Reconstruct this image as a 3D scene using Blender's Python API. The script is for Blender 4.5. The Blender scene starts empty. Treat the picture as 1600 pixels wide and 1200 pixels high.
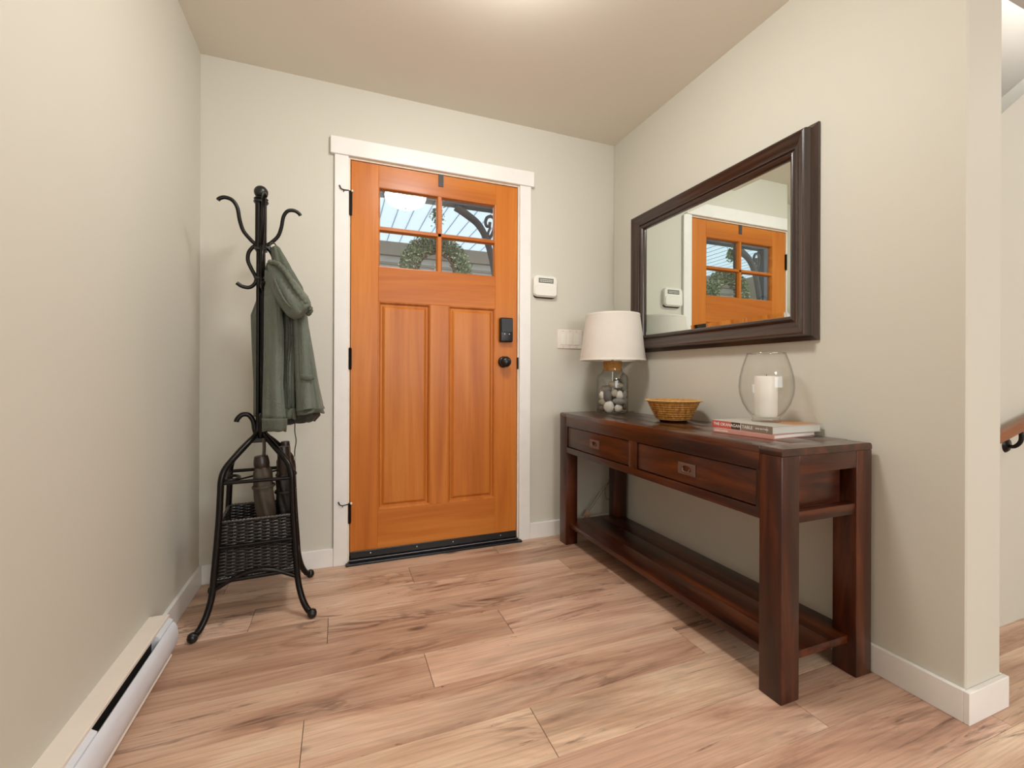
import bpy, bmesh, math, random
from mathutils import Vector, Matrix
random.seed(7)
sc = bpy.context.scene
C = sc.collection
R = math.radians

# ------------------------------------------------------------------ camera
HC = 0.9476
cam_d = bpy.data.cameras.new('camera'); cam = bpy.data.objects.new('camera', cam_d); C.objects.link(cam)
yaw, roll = R(21.2685), R(0.2084)
fw = Vector((math.sin(yaw), math.cos(yaw), 0)); rt = Vector((math.cos(yaw), -math.sin(yaw), 0)); up = Vector((0, 0, 1))
r2 = rt*math.cos(roll)+up*math.sin(roll); u2 = up*math.cos(roll)-rt*math.sin(roll)
cam.matrix_world = Matrix(((r2.x, u2.x, -fw.x, 0), (r2.y, u2.y, -fw.y, 0), (r2.z, u2.z, -fw.z, HC), (0, 0, 0, 1)))
cam_d.sensor_width = 36; cam_d.lens = 696.43/1600*36; cam_d.shift_y = -13.14/1600; cam_d.clip_start = 0.02
sc.camera = cam

# ------------------------------------------------------------------ sky, lights, exposure
w = bpy.data.worlds.new('sky'); sc.world = w; w.use_nodes = True
bg = w.node_tree.nodes['Background']; bg.inputs[0].default_value = (0.86, 0.93, 1.0, 1); bg.inputs[1].default_value = 2.1
def area(name, loc, rot, sx, sy, power, col):
    l = bpy.data.lights.new(name, 'AREA'); l.shape = 'RECTANGLE'; l.size = sx; l.size_y = sy; l.energy = power; l.color = col
    o = bpy.data.objects.new(name, l); C.objects.link(o); o.location = loc; o.rotation_euler = rot; return o
area('living_room_window_daylight', (1.6, -3.1, 1.45), (R(90), 0, 0), 2.6, 1.5, 68, (0.90, 0.95, 1.0))
area('living_room_fill_light', (1.0, -2.5, 2.37), (0, 0, 0), 0.6, 0.6, 24, (1.0, 0.97, 0.93))  # added fill light behind the camera, no fixture known there
area('stairwell_fill_light', (3.2, 0.1, 2.37), (0, 0, 0), 0.5, 0.5, 7, (1.0, 0.97, 0.93))  # unseen fill added to brighten the hall side of the stair wall
area('stairwell_top_fill_light', (3.3, 1.12, 3.35), (0, 0, 0), 0.6, 0.15, 5.5, (1.0, 0.98, 0.96))  # added light, out of view, that brightens the white stairwell wall
DOME = 72.0
sc.view_settings.view_transform = 'Standard'; sc.view_settings.look = 'None'
sc.view_settings.exposure = 0.0; sc.view_settings.gamma = 1.0; sc.view_settings.use_curve_mapping = False

# ------------------------------------------------------------------ materials
def lin(c):
    return tuple(((x/255)/12.92 if x/255 <= .04045 else ((x/255+.055)/1.055)**2.4) for x in c)+(1.0,)
class N:
    def __init__(s, name):
        s.m = bpy.data.materials.new(name); s.m.use_nodes = True; s.t = s.m.node_tree
        s.b = s.t.nodes['Principled BSDF']; s.out = s.t.nodes['Material Output']
    def n(s, typ, **kw):
        x = s.t.nodes.new(typ)
        for k, v in kw.items(): setattr(x, k, v)
        return x
    def l(s, a, b): s.t.links.new(a, b)
    def set(s, **kw):
        for k, v in kw.items(): s.b.inputs[k.replace('_', ' ')].default_value = v
    def coords(s, scale=(1, 1, 1), rnd=True, kind='Object'):
        tc = s.n('ShaderNodeTexCoord'); v = tc.outputs[kind]
        if rnd:
            oi = s.n('ShaderNodeObjectInfo'); mu = s.n('ShaderNodeMath', operation='MULTIPLY'); mu.inputs[1].default_value = 37.0
            s.l(oi.outputs['Random'], mu.inputs[0]); ad = s.n('ShaderNodeVectorMath', operation='ADD')
            s.l(v, ad.inputs[0]); s.l(mu.outputs[0], ad.inputs[1]); v = ad.outputs[0]
        mp = s.n('ShaderNodeVectorMath', operation='MULTIPLY'); mp.inputs[1].default_value = scale; s.l(v, mp.inputs[0]); return mp.outputs[0]
    def noise(s, vec, scale=1, detail=4, rough=.55, dist=0):
        x = s.n('ShaderNodeTexNoise'); s.l(vec, x.inputs['Vector']); x.inputs['Scale'].default_value = scale
        x.inputs['Detail'].default_value = detail; x.inputs['Roughness'].default_value = rough; x.inputs['Distortion'].default_value = dist; return x.outputs['Fac']
    def ramp(s, fac, stops):
        x = s.n('ShaderNodeValToRGB'); s.l(fac, x.inputs[0]); e = x.color_ramp.elements
        while len(e) < len(stops): e.new(.5)
        for q, (p, c) in zip(e, stops): q.position = p; q.color = c if len(c) == 4 else lin(c)
        return x.outputs[0]
    def mix(s, fac, a, b, mode='MIX'):
        x = s.n('ShaderNodeMix', data_type='RGBA', blend_type=mode)
        for i, v in ((0, fac), (6, a), (7, b)):
            if hasattr(v, 'node'): s.l(v, x.inputs[i])
            else: x.inputs[i].default_value = v
        return x.outputs[2]
    def bump(s, h, strength=.2, dist=.002):
        x = s.n('ShaderNodeBump'); x.inputs['Strength'].default_value = strength; x.inputs['Distance'].default_value = dist
        s.l(h, x.inputs['Height']); s.l(x.outputs[0], s.b.inputs['Normal'])
def plain(name, col, rough=.5, metal=0.0, spec=.5, bump=None, coat=0.0):
    q = N(name); c = lin(col); q.set(Roughness=rough, Metallic=metal); q.b.inputs['Specular IOR Level'].default_value = spec
    q.b.inputs['Coat Weight'].default_value = coat
    v = q.coords((1, 1, 1), False); f = q.noise(v, 9, 3)
    q.l(q.ramp(f, [(.3, tuple(x*.94 for x in c[:3])+(1,)), (.7, c)]), q.b.inputs['Base Color'])
    if bump: q.bump(q.noise(v, bump[0], 3), bump[1], .001)
    return q.m
G = lambda x: (x, x, x, 1)
def wood(name, c1, c2, c3, axis, rough=.35, coat=.3, fine=.25, a=1.2, b=16, var=.12, spec=.5):
    q = N(name); s = [b, b, b]; s[axis] = a
    v = q.coords(tuple(s)); f = q.noise(v, 1, 5, .6, .8)
    col = q.ramp(f, [(.28, c1), (.5, c2), (.72, c3)])
    s2 = [b*9]*3; s2[axis] = a*4
    g = q.noise(q.coords(tuple(s2)), 1, 3, .6)
    col = q.mix(1.0, col, q.ramp(g, [(.25, G(1-fine)), (.7, G(1.0))]), 'MULTIPLY')
    oi = q.n('ShaderNodeObjectInfo')
    col = q.mix(1.0, col, q.ramp(oi.outputs['Random'], [(0, G(1-var)), (1, G(1.0))]), 'MULTIPLY')
    q.l(col, q.b.inputs['Base Color']); q.set(Roughness=rough); q.b.inputs['Coat Weight'].default_value = coat
    q.b.inputs['Coat Roughness'].default_value = .18; q.b.inputs['Specular IOR Level'].default_value = spec
    q.bump(g, .12, .0008); return q.m
M = {}
def wallpaint(name, col):
    q = N(name); v = q.coords((1, 1, 1), False)
    q.l(q.ramp(q.noise(v, 1.3, 2), [(.3, tuple(x*.985 for x in lin(col)[:3])+(1,)), (.7, lin(col))]), q.b.inputs['Base Color'])
    q.set(Roughness=.62); q.b.inputs['Specular IOR Level'].default_value = .35; q.bump(q.noise(v, 220, 2), .08, .0008); return q.m
M['wall'] = wallpaint('greige_wall_paint', (209, 205, 192))
M['ceil'] = wallpaint('ceiling_paint', (231, 225, 211))
M['white_wall'] = wallpaint('white_wall_paint', (232, 228, 222))
M['trim'] = plain('white_trim_paint', (238, 235, 230), .38)
M['jamb'] = plain('cream_jamb_paint', (236, 220, 200), .4)
M['heater_top'] = plain('cream_heater_enamel', (236, 226, 214), .4)
M['heater_front'] = plain('white_heater_enamel', (226, 229, 236), .35)
M['black'] = plain('black_enamel', (18, 17, 17), .35)
M['blackmetal'] = plain('dark_bronze_metal', (26, 22, 20), .32, .6, bump=(120, .15))
M['rubber'] = plain('white_rubber', (225, 222, 212), .6)
M['steel'] = plain('steel_screw', (190, 190, 190), .3, 1.0)
M['sill'] = plain('dark_anodised_sill', (38, 38, 42), .35, .5)
M['plastic'] = plain('white_plastic', (238, 235, 226), .35)
M['plastic2'] = plain('ivory_switch_plastic', (236, 226, 218), .35)
M['lcd'] = plain('grey_display', (88, 90, 84), .3)
M['gap'] = plain('dark_slot', (30, 27, 24), .7)
M['cord'] = plain('clear_gold_cord', (150, 132, 96), .3)
M['tag'] = plain('pink_paper_tag', (214, 176, 150), .7)
M['candle'] = plain('white_wax', (238, 234, 226), .5)
M['candle'].node_tree.nodes['Principled BSDF'].inputs['Subsurface Weight'].default_value = .25
M['candle'].node_tree.nodes['Principled BSDF'].inputs['Subsurface Scale'].default_value = .02
M['wick'] = plain('burnt_wick', (40, 34, 28), .9)
M['shade'] = plain('off_white_linen', (222, 214, 204), .85, bump=(900, .25))
M['trimcloth'] = plain('white_bias_tape', (232, 226, 214), .8)
M['pages'] = plain('book_pages', (214, 210, 200), .8, bump=(600, .3))
M['pages_white'] = plain('white_book_pages', (232, 228, 220), .8, bump=(600, .3))
M['leather'] = plain('olive_brown_umbrella_cloth', (66, 56, 44), .6, bump=(60, .3))
M['umb_black'] = plain('black_umbrella_cloth', (26, 21, 18), .5, bump=(60, .4))
M['umb_handle'] = plain('brown_black_handle', (44, 33, 26), .35)
M['silver'] = plain('silver_grey_strap', (176, 170, 162), .4)
M['rattan'] = plain('black_brown_rattan', (30, 24, 22), .33, coat=.3)
M['rattan_rim'] = plain('grey_black_rattan_rim', (62, 56, 52), .35, coat=.4)
M['patio_brown'] = plain('brown_fascia', (150, 134, 116), .7)
M['siding'] = plain('grey_beige_siding', (196, 190, 178), .8)

M['beam'] = plain('dark_grey_timber', (78, 78, 84), .7)
M['bracket'] = plain('dark_brown_iron_bracket', (72, 64, 64), .6)
M['concrete'] = plain('grey_concrete', (140, 138, 132), .9)
M['twig'] = plain('brown_twig', (96, 66, 48), .8)
M['pull'] = plain('antique_pewter', (128, 112, 104), .35, .7)
M['ink_white'] = plain('white_ink', (240, 238, 232), .6)
M['sp_red'] = plain('red_spine_print', (196, 92, 80), .45)
M['sp_dark'] = plain('dark_spine_print', (62, 44, 36), .45)
M['sp_grey'] = plain('grey_brown_spine_print', (138, 122, 106), .45)
M['sp_pink'] = plain('dusty_pink_spine_print', (206, 150, 136), .45)
M['cover_grey'] = plain('pale_grey_cover', (188, 182, 170), .35)
M['cover_tan'] = plain('tan_cover_print', (190, 132, 84), .35)

DW = ((28, 10, 4), (68, 28, 11), (114, 56, 23))
for i, k in enumerate('xyz'):
    M['dw'+k] = wood('dark_walnut_varnish_'+k, *DW, axis=i, rough=.34, coat=.22, fine=.3, a=1.6, b=14, var=.18, spec=.4)
M['dwt'] = wood('dark_walnut_polished_top', *DW, axis=1, rough=.3, coat=.6, fine=.3, a=1.6, b=14, var=.1)
M['dwt'].node_tree.nodes['Principled BSDF'].inputs['Coat Roughness'].default_value = .12
FR = ((178, 96, 32), (200, 116, 42), (214, 134, 58))
M['fir_z'] = wood('orange_fir_vertical', *FR, axis=2, rough=.34, coat=.06, fine=.10, a=.5, b=10, var=.10, spec=.26)
M['fir_x'] = wood('orange_fir_horizontal', *FR, axis=0, rough=.34, coat=.06, fine=.10, a=.5, b=10, var=.10, spec=.26)
MR = ((38, 24, 19), (58, 38, 30), (78, 54, 42))
M['mir_y'] = wood('espresso_frame_y', *MR, axis=1, rough=.28, coat=.5, fine=.35, a=1.5, b=40, var=.05)
M['mir_z'] = wood('espresso_frame_z', *MR, axis=2, rough=.28, coat=.5, fine=.35, a=1.5, b=40, var=.05)
M['rail_wood'] = wood('amber_handrail', (120, 62, 20), (150, 82, 30), (168, 98, 40), axis=0)
M['cork'] = wood('cork', (170, 112, 46), (196, 138, 66), (206, 150, 80), axis=2, rough=.8, coat=0, b=60, a=60)

def plank_mat():
    q = N('rustic_chestnut_laminate')
    base = q.noise(q.coords((1.1, 6.5, 1)), 1, 5, .62, 1.1)
    col = q.ramp(base, [(.26, (138, 109, 93)), (.40, (201, 165, 143)), (.56, (227, 196, 174)), (.74, (240, 219, 198))])
    oi = q.n('ShaderNodeObjectInfo')
    tint = q.ramp(oi.outputs['Random'], [(0, (222, 208, 196)), (.35, (255, 244, 238)), (.65, (244, 234, 222)), (1, (255, 252, 240))])
    col = q.mix(.85, col, tint, 'MULTIPLY')
    grey = q.ramp(q.noise(q.coords((.8, 5, 1)), 1.6, 4, .6, .6), [(.54, G(0)), (.72, G(1))])
    gm = q.n('ShaderNodeMath', operation='MULTIPLY'); gm.inputs[1].default_value = .6; q.l(grey, gm.inputs[0])
    col = q.mix(gm.outputs[0], col, lin((160, 138, 120)))
    fine = q.noise(q.coords((5, 190, 1)), 1, 3, .65)
    col = q.mix(1.0, col, q.ramp(fine, [(.3, G(.82)), (.62, G(1.02))]), 'MULTIPLY')
    wv = q.n('ShaderNodeTexWave', wave_type='RINGS', rings_direction='Z'); q.l(q.coords((.8, 7, 1)), wv.inputs['Vector'])
    wv.inputs['Scale'].default_value = 2.2; wv.inputs['Distortion'].default_value = 7; wv.inputs['Detail'].default_value = 3; wv.inputs['Detail Scale'].default_value = 1.2
    col = q.mix(1.0, col, q.ramp(wv.outputs['Fac'], [(0, G(.90)), (.30, G(1.0))]), 'MULTIPLY')
    st = q.ramp(q.noise(q.coords((1.3, 15, 1)), 1, 6, .7, 1.6), [(.60, G(0)), (.68, G(1))])
    sm = q.n('ShaderNodeMath', operation='MULTIPLY'); sm.inputs[1].default_value = .70; q.l(st, sm.inputs[0])
    col = q.mix(sm.outputs[0], col, lin((72, 46, 36)))
    ck = q.ramp(q.noise(q.coords((5, 26, 1)), 1, 5, .75, 1.6), [(.665, G(0)), (.70, G(1))])
    cm = q.n('ShaderNodeMath', operation='MULTIPLY'); cm.inputs[1].default_value = .8; q.l(ck, cm.inputs[0])
    col = q.mix(cm.outputs[0], col, lin((52, 32, 26)))
    vn = q.noise(q.coords((1.0, 5.5, 1)), 1, 5, .55, 2.2)
    ve = q.ramp(vn, [(.470, G(0)), (.492, G(1)), (.508, G(1)), (.530, G(0))])
    vm = q.ramp(q.noise(q.coords((1.1, 4, 1)), 1.3, 2), [(.52, G(0)), (.66, G(1))])
    vx = q.n('ShaderNodeMath', operation='MULTIPLY'); q.l(ve, vx.inputs[0]); q.l(vm, vx.inputs[1])
    vy = q.n('ShaderNodeMath', operation='MULTIPLY'); q.l(vx.outputs[0], vy.inputs[0]); vy.inputs[1].default_value = .62
    col = q.mix(vy.outputs[0], col, lin((84, 56, 44)))
    vo = q.n('ShaderNodeTexVoronoi'); q.l(q.coords((1.7, 4.4, 1)), vo.inputs['Vector']); vo.inputs['Scale'].default_value = 1
    kn = q.ramp(vo.outputs['Distance'], [(.03, G(1)), (.085, G(0))])
    km = q.n('ShaderNodeMath', operation='MULTIPLY'); km.inputs[1].default_value = .7; q.l(kn, km.inputs[0])
    col = q.mix(km.outputs[0], col, lin((64, 44, 36)))
    q.l(col, q.b.inputs['Base Color']); q.set(Roughness=.34); q.b.inputs['Specular IOR Level'].default_value = .5
    q.l(q.ramp(fine, [(.2, G(.44)), (.8, G(.32))]), q.b.inputs['Roughness'])
    q.bump(fine, .12, .0006); return q.m
M['plank'] = plank_mat()
def coat_mat(name, col):
    q = N(name); v = q.coords((1, 1, 1), False)
    f = q.noise(v, 14, 5, .6, .6)
    q.l(q.ramp(f, [(.3, tuple(x*.8 for x in lin(col)[:3])+(1,)), (.7, lin(col))]), q.b.inputs['Base Color'])
    q.set(Roughness=.68); q.b.inputs['Sheen Weight'].default_value = .15
    q.bump(q.noise(q.coords((16, 16, 9), False), 1, 6, .62, 1.4), .7, .012); return q.m
M['coat'] = coat_mat('olive_green_cotton', (97, 104, 91)); M['coat_dark'] = coat_mat('dark_olive_lining', (58, 60, 48))
M['coat_trim'] = coat_mat('stitched_olive_hem', (84, 90, 74))
def stone(name, col):
    q = N(name); v = q.coords((1, 1, 1))
    q.l(q.ramp(q.noise(v, 40, 6, .7), [(.3, tuple(x*.8 for x in lin(col)[:3])+(1,)), (.65, lin(col))]), q.b.inputs['Base Color'])
    q.set(Roughness=.7); q.bump(q.noise(v, 90, 4), .3, .002); return q.m
ST = {k: stone(k+'_stone', c) for k, c in dict(white=(232, 228, 220), grey=(150, 146, 140), dark=(104, 98, 98), tan=(176, 168, 148), brown=(124, 106, 90)).items()}
def straw():
    q = N('golden_coiled_straw'); v = q.coords((1, 1, 1), False)
    f = q.noise(q.coords((70, 70, 26), False), 1, 4, .7)
    col = q.ramp(f, [(.32, (128, 80, 24)), (.5, (186, 128, 52)), (.68, (218, 168, 88))])
    q.l(col, q.b.inputs['Base Color']); q.set(Roughness=.55); q.bump(f, .6, .003); return q.m
M['straw'] = straw(); M['straw_rim'] = wood('pale_straw_rim', (196, 144, 74), (222, 174, 104), (232, 190, 124), axis=2, rough=.5, coat=0, b=60, a=30)
def leafm(name, c1, c2):
    q = N(name); oi = q.noise(q.coords((1, 1, 1), False), 60, 3)
    q.l(q.ramp(oi, [(.35, c1), (.65, c2)]), q.b.inputs['Base Color']); q.set(Roughness=.6)
    return q.m
M['leaf'] = leafm('boxwood_leaf', (58, 90, 54), (150, 176, 130)); M['leaf_light'] = leafm('pale_leaf', (190, 204, 170), (236, 238, 220))
def glass(name, tint=(1, 1, 1, 1), edge=.55, gl=.05, edgecol=(.55, .56, .55, 1), power=3.0, flat=False):
    q = N(name); t = q.t; t.nodes.remove(q.b)
    lw = q.n('ShaderNodeLayerWeight'); lw.inputs['Blend'].default_value = .5
    pw = q.n('ShaderNodeMath', operation='POWER'); q.l(lw.outputs['Facing'], pw.inputs[0]); pw.inputs[1].default_value = power
    ma = q.n('ShaderNodeMath', operation='MULTIPLY_ADD'); q.l(pw.outputs[0], ma.inputs[0]); ma.inputs[1].default_value = edge; ma.inputs[2].default_value = gl
    tr = q.n('ShaderNodeBsdfTransparent'); g = q.n('ShaderNodeBsdfGlossy'); g.inputs['Roughness'].default_value = .0 if flat else .02
    q.l(q.mix(pw.outputs[0], tint, edgecol), tr.inputs[0])
    mx = q.n('ShaderNodeMixShader'); q.l(ma.outputs[0], mx.inputs[0]); q.l(tr.outputs[0], mx.inputs[1]); q.l(g.outputs[0], mx.inputs[2]); q.l(mx.outputs[0], q.out.inputs[0]); return q.m
M['pane'] = glass('window_pane_glass', (.97, .98, .98, 1), .6, .055, (.9, .92, .92, 1), 4, True)
M['glass'] = glass('clear_blown_glass', (.985, .985, .98, 1), .40, .03, (.66, .66, .64, 1), 5)
M['rimglass'] = glass('polished_glass_rim', (.95, .95, .94, 1), .5, .28, (.7, .7, .68, 1), 2)
M['jar'] = glass('clear_jar_glass', (.98, .98, .97, 1), .35, .04, (.55, .52, .46, 1), 4)
q = N('mirror_silver'); q.set(Metallic=1.0, Roughness=0.0); q.b.inputs['Base Color'].default_value = (.80, .86, .82, 1); M['mirror'] = q.m
q = N('lit_frosted_glass'); q.b.inputs['Base Color'].default_value = (.9, .88, .84, 1); q.b.inputs['Emission Color'].default_value = (1.0, .985, .96, 1); q.b.inputs['Emission Strength'].default_value = DOME; M['dome'] = q.m
q = N('translucent_patio_panel'); tl = q.n('ShaderNodeBsdfTranslucent'); tl.inputs[0].default_value = (.86, .92, .95, 1)
df = q.n('ShaderNodeBsdfDiffuse'); df.inputs[0].default_value = (.8, .84, .86, 1); mx = q.n('ShaderNodeMixShader'); mx.inputs[0].default_value = .25
q.l(tl.outputs[0], mx.inputs[1]); q.l(df.outputs[0], mx.inputs[2]); q.l(mx.outputs[0], q.out.inputs[0]); M['patio'] = q.m

q = N('frosted_panel_joint'); tl = q.n('ShaderNodeBsdfTranslucent'); tl.inputs[0].default_value = (.50, .56, .60, 1)
q.l(tl.outputs[0], q.out.inputs[0]); M['seam'] = q.m
# ------------------------------------------------------------------ mesh helpers
def wloc(p):
    v = Vector((0, 0, 0))
    while p: v += p.location; p = p.parent
    return v
def obj(name, bm, mat, parent=None, world=True, smooth=None, kind=None, label=None):
    if parent is not None and world: bmesh.ops.translate(bm, verts=bm.verts, vec=-wloc(parent))
    bmesh.ops.recalc_face_normals(bm, faces=bm.faces)
    me = bpy.data.meshes.new(name); bm.to_mesh(me); bm.free()
    if mat is not None: me.materials.append(M[mat] if isinstance(mat, str) else mat)
    if smooth is not None:
        me.shade_smooth()
        if smooth < 180: me.set_sharp_from_angle(angle=R(smooth))
    o = bpy.data.objects.new(name, me); C.objects.link(o); o.parent = parent
    if kind: o['kind'] = kind
    if label: o['label'] = label
    return o
def recentre(o):
    me = o.data; vs = [v.co for v in me.vertices]
    c = Vector((sum(v.x for v in vs)/len(vs), sum(v.y for v in vs)/len(vs), min(v.z for v in vs)))
    me.transform(Matrix.Translation(-c)); o.location = c; return o
def box(lo, hi, bev=0.0, bm=None, seg=1):
    bm2 = bmesh.new(); bmesh.ops.create_cube(bm2, size=1)
    s = [hi[i]-lo[i] for i in range(3)]; c = [(hi[i]+lo[i])/2 for i in range(3)]
    for v in bm2.verts: v.co = Vector((v.co.x*s[0]+c[0], v.co.y*s[1]+c[1], v.co.z*s[2]+c[2]))
    if bev: bmesh.ops.bevel(bm2, geom=bm2.edges[:], offset=bev, segments=seg, affect='EDGES', profile=.5)
    return join(bm, bm2)
def join(bm, bm2):
    if bm is None: return bm2
    me = bpy.data.meshes.new('t'); bm2.to_mesh(me); bm.from_mesh(me); bpy.data.meshes.remove(me); bm2.free(); return bm
def spline(pts, n=6):
    P = [Vector(p) for p in pts]; out = []
    for i in range(len(P)-1):
        a = P[max(i-1, 0)]; b = P[i]; c = P[i+1]; d = P[min(i+2, len(P)-1)]
        for k in range(n):
            t = k/n; out.append(.5*((2*b)+(c-a)*t+(2*a-5*b+4*c-d)*t*t+(3*b-a-3*c+d)*t**3))
    out.append(P[-1]); return out
def tube(pts, rad, sides=10, bm=None, sm=5, cap=True, flat=(1, 1)):
    P = spline(pts, sm) if sm else [Vector(p) for p in pts]
    n = len(P); rr = (lambda t: rad) if not callable(rad) else rad
    bm = bm or bmesh.new(); rings = []; T = (P[1]-P[0]).normalized()
    nrm = T.orthogonal().normalized() if abs(T.z) > .9 else T.cross(Vector((0, 0, 1))).normalized()
    for i, p in enumerate(P):
        T2 = (P[min(i+1, n-1)]-P[max(i-1, 0)]).normalized()
        nrm = (nrm-T2*nrm.dot(T2)).normalized(); b = T2.cross(nrm); r = rr(i/(n-1))
        rings.append([bm.verts.new(p+(nrm*math.cos(a)*flat[0]+b*math.sin(a)*flat[1])*r) for a in [2*math.pi*k/sides for k in range(sides)]])
    for a, b in zip(rings, rings[1:]):
        for k in range(sides): bm.faces.new((a[k], a[(k+1) % sides], b[(k+1) % sides], b[k]))
    if cap: bm.faces.new(rings[0][::-1]); bm.faces.new(rings[-1])
    return bm
def lathe(prof, c=(0, 0, 0), sides=32, bm=None, axis='z'):
    bm = bm or bmesh.new(); rings = []
    for r, h in prof:
        if r < 1e-6: rings.append([bm.verts.new((0, 0, h))])
        else: rings.append([bm.verts.new((r*math.cos(2*math.pi*k/sides), r*math.sin(2*math.pi*k/sides), h)) for k in range(sides)])
    for a, b in zip(rings, rings[1:]):
        for k in range(sides):
            k2 = (k+1) % sides
            if len(a) == 1 and len(b) == 1: continue
            if len(a) == 1: bm.faces.new((a[0], b[k], b[k2]))
            elif len(b) == 1: bm.faces.new((a[k], a[k2], b[0]))
            else: bm.faces.new((a[k], a[k2], b[k2], b[k]))
    vs = [v for r in rings for v in r]
    if axis == 'y': bmesh.ops.rotate(bm, verts=vs, cent=(0, 0, 0), matrix=Matrix.Rotation(R(90), 3, 'X'))   # +z -> -y
    if axis == 'x': bmesh.ops.rotate(bm, verts=vs, cent=(0, 0, 0), matrix=Matrix.Rotation(R(-90), 3, 'Y'))  # +z -> -x
    bmesh.ops.translate(bm, verts=vs, vec=c); return bm
def thing(name, label, cat, loc=(0, 0, 0), rz=0, group=None):
    o = bpy.data.objects.new(name, None); C.objects.link(o); o.location = loc; o.rotation_euler = (0, 0, rz)
    o.empty_display_size = .05; o['label'] = label; o['category'] = cat
    if group: o['group'] = group
    return o
def tag(o, label, cat, group=None):
    o['label'] = label; o['category'] = cat
    if group: o['group'] = group
    return o
def structE(name, loc=(0, 0, 0)):
    o = bpy.data.objects.new(name, None); C.objects.link(o); o.location = loc; o['kind'] = 'structure'; return o
def struct(name, bm, mat, **k): return obj(name, bm, mat, kind='structure', **k)

# ------------------------------------------------------------------ room shell
D, XL, XR, H = 2.385, -.584, 1.6126, 2.395
YE, XR2, YR = .6887, 1.787, .905
XF, YB = 4.4, -3.2
# floor with separate planks
fl = struct('floor', box((XL-.1, YB-.1, -.06), (XF+.1, D+.1, -.012)), 'gap')
PW = .178; meshes = {}
seams = {0: .80, 1: .325, 2: 1.064, 3: -.034, 4: .604, 5: .275, 6: 1.175, 7: .513}
L = 1.26
seams2 = {2: -.309}
def plank_mesh(ln, wd):
    k = (round(ln, 3), round(wd, 3))
    if k not in meshes:
        bm = box((-ln/2+.0008, -wd/2+.0003, -.012), (ln/2-.0008, wd/2-.0003, 0), .0007)
        me = bpy.data.meshes.new('plank'); bm.to_mesh(me); bm.free(); me.materials.append(M['plank']); meshes[k] = me
    return meshes[k]
y = 2.235; r = 1; rows = [(0, 2.235, D)]
while y > YB:
    rows.append((r, max(y-PW, YB), y)); y -= PW; r += 1
for r, ya, yb in rows:
    s0 = seams.get(r, (r*.47) % L)
    xs = sorted(set([s0+k*L for k in range(-4, 6)]))
    if r == 2: xs = [-.309, 1.064, 2.3, 3.55]
    if ya > YR-.01: xmax = XR2
    else: xmax = XF
    xs = [XL]+[x for x in xs if XL+.08 < x < xmax-.08]+[xmax]
    for a, b in zip(xs, xs[1:]):
        o = bpy.data.objects.new('plank', plank_mesh(b-a, yb-ya)); C.objects.link(o); o.parent = fl; o.location = ((a+b)/2, (ya+yb)/2, 0)
# walls
T = .14
bm = box((XL-T, D, 0), (-.0, D+T, H+.1)); box((1.012, D, 0), (XR2, D+T, H+.1), 0, bm); box((0, D, 2.05), (1.012, D+T, H+.1), 0, bm)
struct('wall_back', bm, 'wall')
struct('wall_left', box((XL-T, YB, 0), (XL, D, H+.1)), 'wall')
struct('wall_right', box((XR, YE, 0), (XR2, D, H+.1), .004), 'wall')
struct('wall_behind', box((XL-T, YB-T, 0), (XF+T, YB, H+.1)), 'wall')
struct('wall_far_right', box((XF, YB, 0), (XF+T, 1.4, 3.6)), 'wall')
bm = bmesh.new()   # raked stair wall
zr = lambda x: 1.95+.69*(x-2.346)
prof = [(XR2, 0), (XF, 0), (XF, zr(XF)), (XR2, zr(XR2))]
f0 = bm.faces.new([bm.verts.new((x, YR, z)) for x, z in prof]); e = bmesh.ops.extrude_face_region(bm, geom=[f0])
bmesh.ops.translate(bm, verts=[v for v in e['geom'] if isinstance(v, bmesh.types.BMVert)], vec=(0, .1, 0))
struct('wall_stair', bm, 'wall')
struct('wall_stairwell', box((XR2, 1.26, 0), (XF, 1.4, 3.6)), 'white_wall')
struct('ceiling', box((XL-T, YB-T, H), (XR2, D+T, H+.1)), 'ceil')
struct('ceiling_hall', box((XR2, YB-T, H), (XF+T, YR, H+.1)), 'white_wall')
struct('ceiling_stairwell', box((XR2, YR-.1, 3.5), (XF+T, 1.4, 3.6)), 'white_wall')
struct('wall_upper_stair', box((XR2, YR-.1, H+.1), (XF, YR, 3.5)), 'white_wall')
# baseboards
BT, BH = .014, .0884
def bb(name, lo, hi):
    struct(name, box(lo, hi, .0015), 'trim')
bb('baseboard_back', (XL, D-BT, 0), (-.0215, D, BH))
bb('baseboard_back.001', (1.0385, D-BT, 0), (XR, D, BH))
bb('baseboard_left', (XL, 1.822, 0), (XL+BT, D-BT, BH))
bb('baseboard_right', (XR-BT, YE, 0), (XR, D-BT, BH))
bb('baseboard_wall_end', (XR-BT, YE-BT, 0), (XR2+BT, YE, BH))
bb('baseboard_hall', (XR2, YE, 0), (XR2+BT, YR, BH))

# ------------------------------------------------------------------ door casing
tr = structE('trim_door', (.5, D, 0))
obj('side_casing', box((-.0215, D-.018, 0), (.0445, D, 2.041), .002), 'trim', tr)
obj('side_casing', box((.968, D-.018, 0), (1.0375, D, 2.041), .002), 'trim', tr)
obj('head_casing', box((-.041, D-.024, 2.041), (1.056, D, 2.128), .003), 'trim', tr)
obj('jamb', box((.034, D-.004, 0), (.0525, D+T, 2.041), .001), 'jamb', tr)
obj('jamb', box((.9605, D-.004, 0), (.98, D+T, 2.041), .001), 'jamb', tr)
obj('head_jamb', box((.0525, D-.004, 2.032), (.9605, D+T, 2.05), .001), 'jamb', tr)
obj('door_stop_strip', box((.0525, D+.046, 0), (.066, D+.075, 2.03)), 'jamb', tr)
obj('door_stop_strip', box((.947, D+.046, 0), (.9605, D+.075, 2.03)), 'jamb', tr)
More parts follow.
